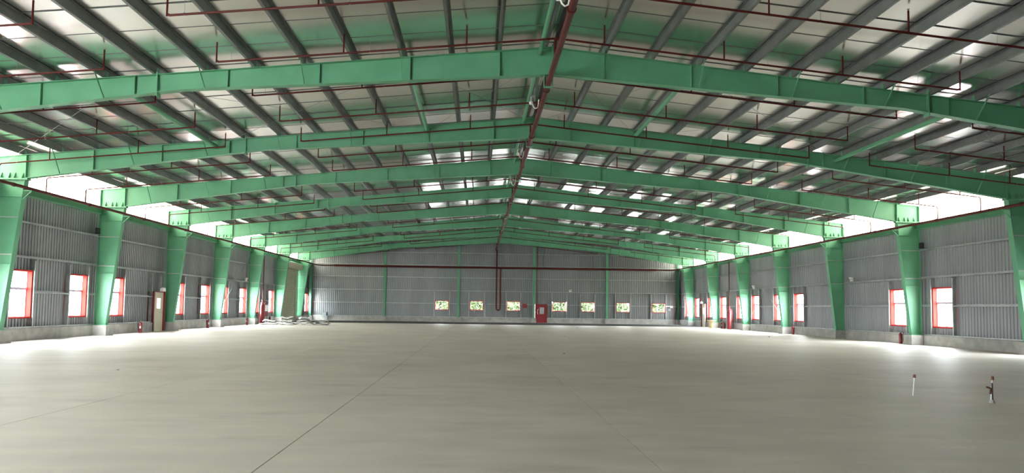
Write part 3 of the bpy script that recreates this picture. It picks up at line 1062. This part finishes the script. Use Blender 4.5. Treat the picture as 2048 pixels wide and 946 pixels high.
def hose_cabinet(s, y0, y1, label):
    x0, x1 = s * 20.60, s * 20.25
    root = thing('hose_cabinet', ((x0 + x1) / 2, (y0 + y1) / 2, 0), label, 'cabinet')
    hy = (y1 - y0) / 2
    MB().box(-0.175, 0.175, -hy, hy, 0.62, 1.72).build('body', 'red_gear', root)
    fx = -s * 0.176
    MB().box(fx, fx - s * 0.02, -hy + 0.03, hy - 0.03, 0.65, 1.69).build('front_door', 'red_gear', root)
    MB().box(fx - s * 0.02, fx - s * 0.026, -hy + 0.10, hy - 0.10, 1.05, 1.58).build('front_pane', 'white', root)
    for a in (-0.14, 0.14):
        for c in (-hy + 0.03, hy - 0.03):
            MB().box(a - 0.02, a + 0.02, c - 0.02, c + 0.02, 0, 0.62).build('leg', 'red_gear', root)


hose_cabinet(-1, 64.2, 65.2, 'red fire hose cabinet on legs beside the tank of the shutter wall')
hose_cabinet(1, 64.75, 65.45, 'red fire hose cabinet with white front beside the tank opposite the shutter')

# wooden cable drum
p = Vector((19.75, 68.3, 0))
root = thing('cable_drum', p, 'pale wooden cable drum lying flat near the row of extinguishers', 'cable drum')
MB().lathe([(0.20, 0.04), (0.22, 0.06), (0.22, 0.62), (0.20, 0.64)], 20).build('core', 'wood', root, smooth=True)
MB().lathe([(0.40, 0.64), (0.42, 0.65), (0.42, 0.70), (0.40, 0.71), (0.06, 0.71), (0.05, 0.69)], 24).build('top_disc', 'wood', root, smooth=True)
MB().lathe([(0.23, 0.0), (0.24, 0.005), (0.24, 0.035), (0.23, 0.04)], 20).build('bottom_disc', 'wood', root, smooth=True)

# ------------------------------------------------------------------ pile of sheeting
def wavy_sheet(sx, sy, amp, thick, seed):
    """a stiff crumpled sheet: rippled slab whose lowest point lies at z = 0"""
    rnd = random.Random(seed)
    n = 10
    ph = [rnd.uniform(0, 6.3) for _ in range(4)]
    grid = []
    for j in range(n + 1):
        for i in range(n + 1):
            u, v = i / n * 2 - 1, j / n * 2 - 1
            a = math.atan2(v, u)
            e = 1 + 0.08 * math.sin(3 * a + ph[2]) + 0.05 * math.sin(7 * a + ph[3])
            z = amp * (0.5 * math.sin(3.1 * u + 1.5 * v + ph[0]) + 0.35 * math.sin(4.3 * v - 2.2 * u + ph[1]) + 0.15 * rnd.uniform(-1, 1))
            grid.append((u * sx / 2 * e, v * sy / 2 * e, z))
    lo = min(p[2] for p in grid)
    top = [(x, y, z - lo + thick) for x, y, z in grid]
    bot = [(x, y, z - lo) for x, y, z in grid]
    m_ = len(grid)
    fs_ = []
    for j in range(n):
        for i in range(n):
            a = j * (n + 1) + i
            fs_.append((a, a + 1, a + n + 2, a + n + 1))
            fs_.append((m_ + a, m_ + a + n + 1, m_ + a + n + 2, m_ + a + 1))
    rim = [i for i in range(n)] + [j * (n + 1) + n for j in range(n)] + [n * (n + 1) + n - i for i in range(n)] + [(n - j) * (n + 1) for j in range(n)]
    for k in range(len(rim)):
        a, c = rim[k], rim[(k + 1) % len(rim)]
        fs_.append((c, a, m_ + a, m_ + c))
    return MB().add(top + bot, fs_)


STACKS = [(-19.0, 61.5, 2, 0, 'stack nearest the red tank'), (-17.6, 61.3, 3, 0, 'middle stack of the pile'),
          (-16.2, 61.5, 3, 0, 'stack next to the dark sheeting'), (-14.85, 61.6, 2, 1, 'dark stack')]
for k, (x, y, layers, dk, where) in enumerate(STACKS):
    z = 0.0
    for q in range(layers):
        amp = 0.11 if q else 0.08
        b_ = wavy_sheet(1.16 - 0.16 * q, 1.5 - 0.2 * q, amp, 0.045, 60 + 7 * k + q)
        o = b_.build('plastic_sheeting', 'tarp_dark' if dk else 'tarp')
        o.location = (x + 0.06 * math.sin(5 * q + k), y + 0.1 * math.sin(3 * k + 2 * q), z)
        o.rotation_euler = (0, 0, 0.0 if q == 0 else 0.18 * math.sin(4 * k + 3 * q))
        z += max(p[2] for p in b_.v) - 0.002
        name_ = ('bottom', 'second', 'third')[q]
        tag(o, ('dark grey rippled sheeting by the roller shutter, %s layer of the pile end' % name_) if dk else
            ('pale grey rippled sheeting, %s layer of the %s' % (name_, where)), 'sheeting', 'sheeting in the pile by the tank')

# ------------------------------------------------------------------ small fittings
def emergency_light(loc, rz, label):
    root = thing('emergency_light', loc, label, 'lamp', None, rz)
    MB().box(-0.14, 0.14, -0.04, 0.04, -0.06, 0.07).build('body', 'white', root)
    for s in (-1, 1):
        MB().tube((s * 0.09, -0.02, 0.07), (s * 0.09, -0.02, 0.10), 0.02, n=8).tube((s * 0.10, -0.10, 0.15), (s * 0.10, 0.04, 0.15), 0.06, 0.045, n=12).build(
            'lamp_head', 'white', root, smooth=True)


emergency_light((8.28, 82.60, 3.55), 0, 'white twin-head emergency lamp on the gable wall')
emergency_light((-20.56, 59.9, 3.52), math.pi / 2, 'white twin-head emergency lamp on the shutter wall')
emergency_light((20.56, 59.75, 3.52), -math.pi / 2, 'white twin-head emergency lamp above a window jamb opposite the shutter')
emergency_light((20.56, 43.8, 3.55), -math.pi / 2, 'white twin-head emergency lamp on bare ribbed wall between two columns')
for (x, y, lab) in ((-20.34, 43.95, 'small white exit lamp above the cream door of the shutter wall'),
                    (20.34, 73.3, 'small white exit lamp above the cream door opposite the shutter'),
                    (-20.34, 78.35, 'small white exit lamp above the cream door beside the shutter')):
    root = thing('exit_lamp', (x, y, 2.30), lab, 'lamp')
    MB().box(-0.10, 0.06 if x < 0 else 0.10, -0.20, 0.20, 0.0, 0.17).build('body', 'white', root)
    MB().tube((0, -0.12, 0.17), (0, -0.12, 0.22), 0.05, n=10).tube((0, 0.12, 0.17), (0, 0.12, 0.22), 0.05, n=10).build('lamp_head', 'white', root, smooth=True)
for s, lab in ((-1, 'small black loudspeaker on the shutter wall beside a column'), (1, 'small black loudspeaker opposite the shutter wall beside a column')):
    root = thing('loudspeaker', (s * 20.58, 36.72, 4.92), lab, 'loudspeaker')
    MB().box(-0.07, 0.07, -0.10, 0.10, 0.0, 0.30).build('body', 'black', root)
    MB().box(s * 0.07, s * 0.12, -0.03, 0.03, 0.10, 0.16).build('bracket', 'galv', root)

# white camera pods with looped conduit at the ridge main
for i, y in enumerate((15.75, 24.1, 32.3, 39.6)):
    root = thing('security_camera', (-0.26, y, 8.33), 'white camera pod with looped white conduit beside the ridge pipe', 'camera',
                 'camera pods along the ridge pipe')
    MB().lathe([(0.02, 0.0), (0.055, 0.015), (0.07, 0.06), (0.07, 0.10), (0.03, 0.13)], 14, (-0.13, 0, 0.0)).build('camera_dome', 'white', root, smooth=True)
    MB().path([(-0.13, 0, 0.13), (-0.13, 0, 0.24), (-0.10, 0, 0.30)], 0.018, 8).build('stem', 'white', root, smooth=True)
    MB().path([(-0.10, 0, 0.08), (-0.05, 0, -0.06), (0.02, 0, -0.12), (0.09, 0, -0.08), (0.12, 0, 0.06), (0.13, 0, 0.20)], 0.022, 8).build('conduit', 'white', root, smooth=True)
    MB().box(-0.02, 0.0, -0.02, 0.02, 0.12, 0.57).build('drop_rod', 'galv', root)
    MB().box(-0.16, 0.02, -0.03, 0.03, 0.27, 0.32).build('arm', 'galv', root)

# alarm box and small items on the gable wall
root = thing('alarm_box', (3.17, 82.60, 1.63), 'small red alarm box on the gable wall between window and red door', 'alarm box')
MB().box(-0.22, 0.22, -0.12, 0.0, 0.0, 0.45).build('body', 'red_door', root)
MB().box(-0.19, 0.19, -0.128, -0.12, 0.03, 0.42).build('cover', 'red_door', root)
root = thing('control_box', (-18.8, 82.45, 0.0), 'small grey control box on a stand by the corner of the gable wall', 'box')
MB().box(-0.22, 0.10, -0.08, 0.12, 0.52, 0.82).build('body', 'galv', root)
MB().box(0.12, 0.24, -0.06, 0.10, 0.52, 0.92).build('motor', 'black', root)
MB().box(-0.2, 0.22, -0.02, 0.02, 0.0, 0.52).build('stand', 'galv', root)
root = thing('wall_lamp', (19.3, 82.62, 1.85), 'white lamp on a short arm beside the last gable window', 'lamp')
MB().box(-0.22, 0.50, -0.07, 0.0, 0.12, 0.24).build('arm', 'white', root)
MB().box(0.30, 0.62, -0.12, 0.0, 0.0, 0.24).build('housing', 'white', root)
MB().lathe([(0.05, -0.34), (0.13, -0.33), (0.14, -0.12), (0.05, -0.08)], 12, (0.22, -0.10, 0.0)).build('bell', 'galv', root, smooth=True)
cd = MB().tube((-1.22, 82.64, 0.52), (-1.22, 82.64, 1.95), 0.035, n=8).build('conduit', 'galv', wall_back, smooth=True)
MB().tube((-1.22, 82.64, 1.15), (-1.22, 82.64, 1.25), 0.05, n=8).build('joint_ring', 'galv', cd, smooth=True)

# plastic stub pipes coming out of the floor
p = at_floor(1826.5, 791.5)
root = thing('stub_pipe', (p.x, p.y, 0), 'thin white plastic stub pipe with brown cap, standing clear', 'pipe')
MB().tube((0, 0, 0), (0.03, 0, 0.35), 0.014, n=10).build('pipe', 'white', root, smooth=True)
MB().lathe([(0.012, -0.02), (0.026, -0.015), (0.028, 0.02), (0.018, 0.045), (0.006, 0.05)], 10, (0.032, 0, 0.365)).build('cap', 'rust', root, smooth=True)
p = at_floor(1984, 806)
root = thing('stub_pipe', (p.x, p.y, 0), 'white plastic stub pipe with a rusty bent bracket tied to it', 'pipe')
MB().tube((-0.02, 0, 0.0), (0.02, 0, 0.43), 0.015, n=10).build('pipe', 'white', root, smooth=True)
MB().lathe([(0.012, -0.03), (0.024, -0.025), (0.026, 0.02), (0.016, 0.04), (0.006, 0.045)], 10, (0.022, 0, 0.44)).build('cap', 'rust', root, smooth=True)
MB().tube((0.0, -0.02, 0.0), (-0.005, -0.02, 0.36), 0.012, n=6).build('steel_bar', 'black', root)
MB().bar((-0.02, -0.022, 0.26), (-0.115, -0.022, 0.29), 0.02, 0.03).bar((-0.03, -0.022, 0.27), (-0.045, -0.022, 0.16), 0.02, 0.025).build('bracket', 'rust', root)
MB().lathe([(0.05, 0.0), (0.04, 0.04), (0.025, 0.07), (0.02, 0.08)], 10).build('mortar_collar', 'concrete', root)

# crumbs lying on the slab
for i, (u, v) in enumerate(((1129, 673), (1154, 656), (1538, 674), (235, 740), (1128, 708))):
    p = at_floor(u, v)
    s = 0.035 + 0.01 * (i % 3)
    o = MB().add([(-s, -s * .7, 0), (s, -s, 0), (s * 1.2, s * .6, 0), (-s * .8, s, 0), (-s * .5, -s * .3, s * .8), (s * .6, -s * .2, s), (s * .5, s * .4, s * .7)],
                 [(3, 2, 1, 0), (0, 1, 5, 4), (1, 2, 6, 5), (2, 3, 6), (3, 0, 4), (3, 4, 6), (4, 5, 6)]).build('debris_lump', 'tarp_dark')
    o.location = (p.x, p.y, 0)
    tag(o, 'small dark lump of debris lying on the open floor', 'debris', 'debris lumps on the floor')

# ------------------------------------------------------------------ trees outside the gable windows
def make_tree(x, y, h, seed):
    rnd = random.Random(seed)
    root = thing('yard_tree', (x, y, -0.26), 'leafy green tree in the yard behind the %s gable window from the shutter side' % ORD[seed - 50], 'tree', 'trees behind the gable wall')
    MB().tube((0, 0, 0), (0.08, 0, h * 0.55), 0.12, 0.07, n=8).build('trunk', 'bark', root, smooth=True)
    lf = MB()
    for _ in range(900):
        a, c, rr = rnd.uniform(0, 6.283), rnd.uniform(-1, 1), rnd.uniform(0.45, 1) ** 0.5
        q = math.sqrt(1 - c * c)
        ctr = Vector((q * math.cos(a) * rr * h * 0.42, q * math.sin(a) * rr * h * 0.36, h * 0.60 + c * rr * h * 0.40))
        s1 = Vector((rnd.uniform(-1, 1), rnd.uniform(-1, 1), rnd.uniform(-0.6, 0.6))).normalized() * 0.26
        s2 = s1.cross(Vector((rnd.uniform(-1, 1), rnd.uniform(-1, 1), rnd.uniform(-1, 1)))).normalized() * 0.14
        lf.add([ctr - s1, ctr + s2, ctr + s1, ctr - s2], [(0, 1, 2, 3)])
    lf.build('foliage', 'leaf', root)


for i, (x, y, h) in enumerate(((-6.9, 98, 3.5), (-2.1, 98, 3.5), (2.5, 98, 3.4), (8.9, 99, 2.9), (12.7, 98, 3.2), (17.1, 99, 2.9), (22.2, 98, 3.1))):
    make_tree(x, y, h, 50 + i)

# ------------------------------------------------------------------ sky portals in the real openings (they only guide sky sampling)
def portal(loc, direction, sx, sy):
    ld = bpy.data.lights.new('sky_portal', 'AREA')
    ld.shape = 'RECTANGLE'
    ld.size, ld.size_y = sx, sy
    ld.cycles.is_portal = True
    o = bpy.data.objects.new('sky_portal', ld)
    COL.objects.link(o)
    o.location = loc
    o.rotation_euler = Vector(direction).to_track_quat('-Z', 'Y').to_euler()


for s, wins in ((-1, LEFT_WIN), (1, RIGHT_WIN)):
    for a, c in wins:
        portal((s * 21.05, (a + c) / 2, sum(WIN_Z) / 2), (-s, 0, 0), c - a, WIN_Z[1] - WIN_Z[0])
for a, c in BACK_WIN:
    portal(((a + c) / 2, 83.05, sum(BACK_Z) / 2), (0, -1, 0), c - a, BACK_Z[1] - BACK_Z[0])
portal(((FRONT_GATE[0] + FRONT_GATE[1]) / 2, Y_FRONT - 0.25, FRONT_GATE[3] / 2), (0, 1, 0), FRONT_GATE[1] - FRONT_GATE[0], FRONT_GATE[3])
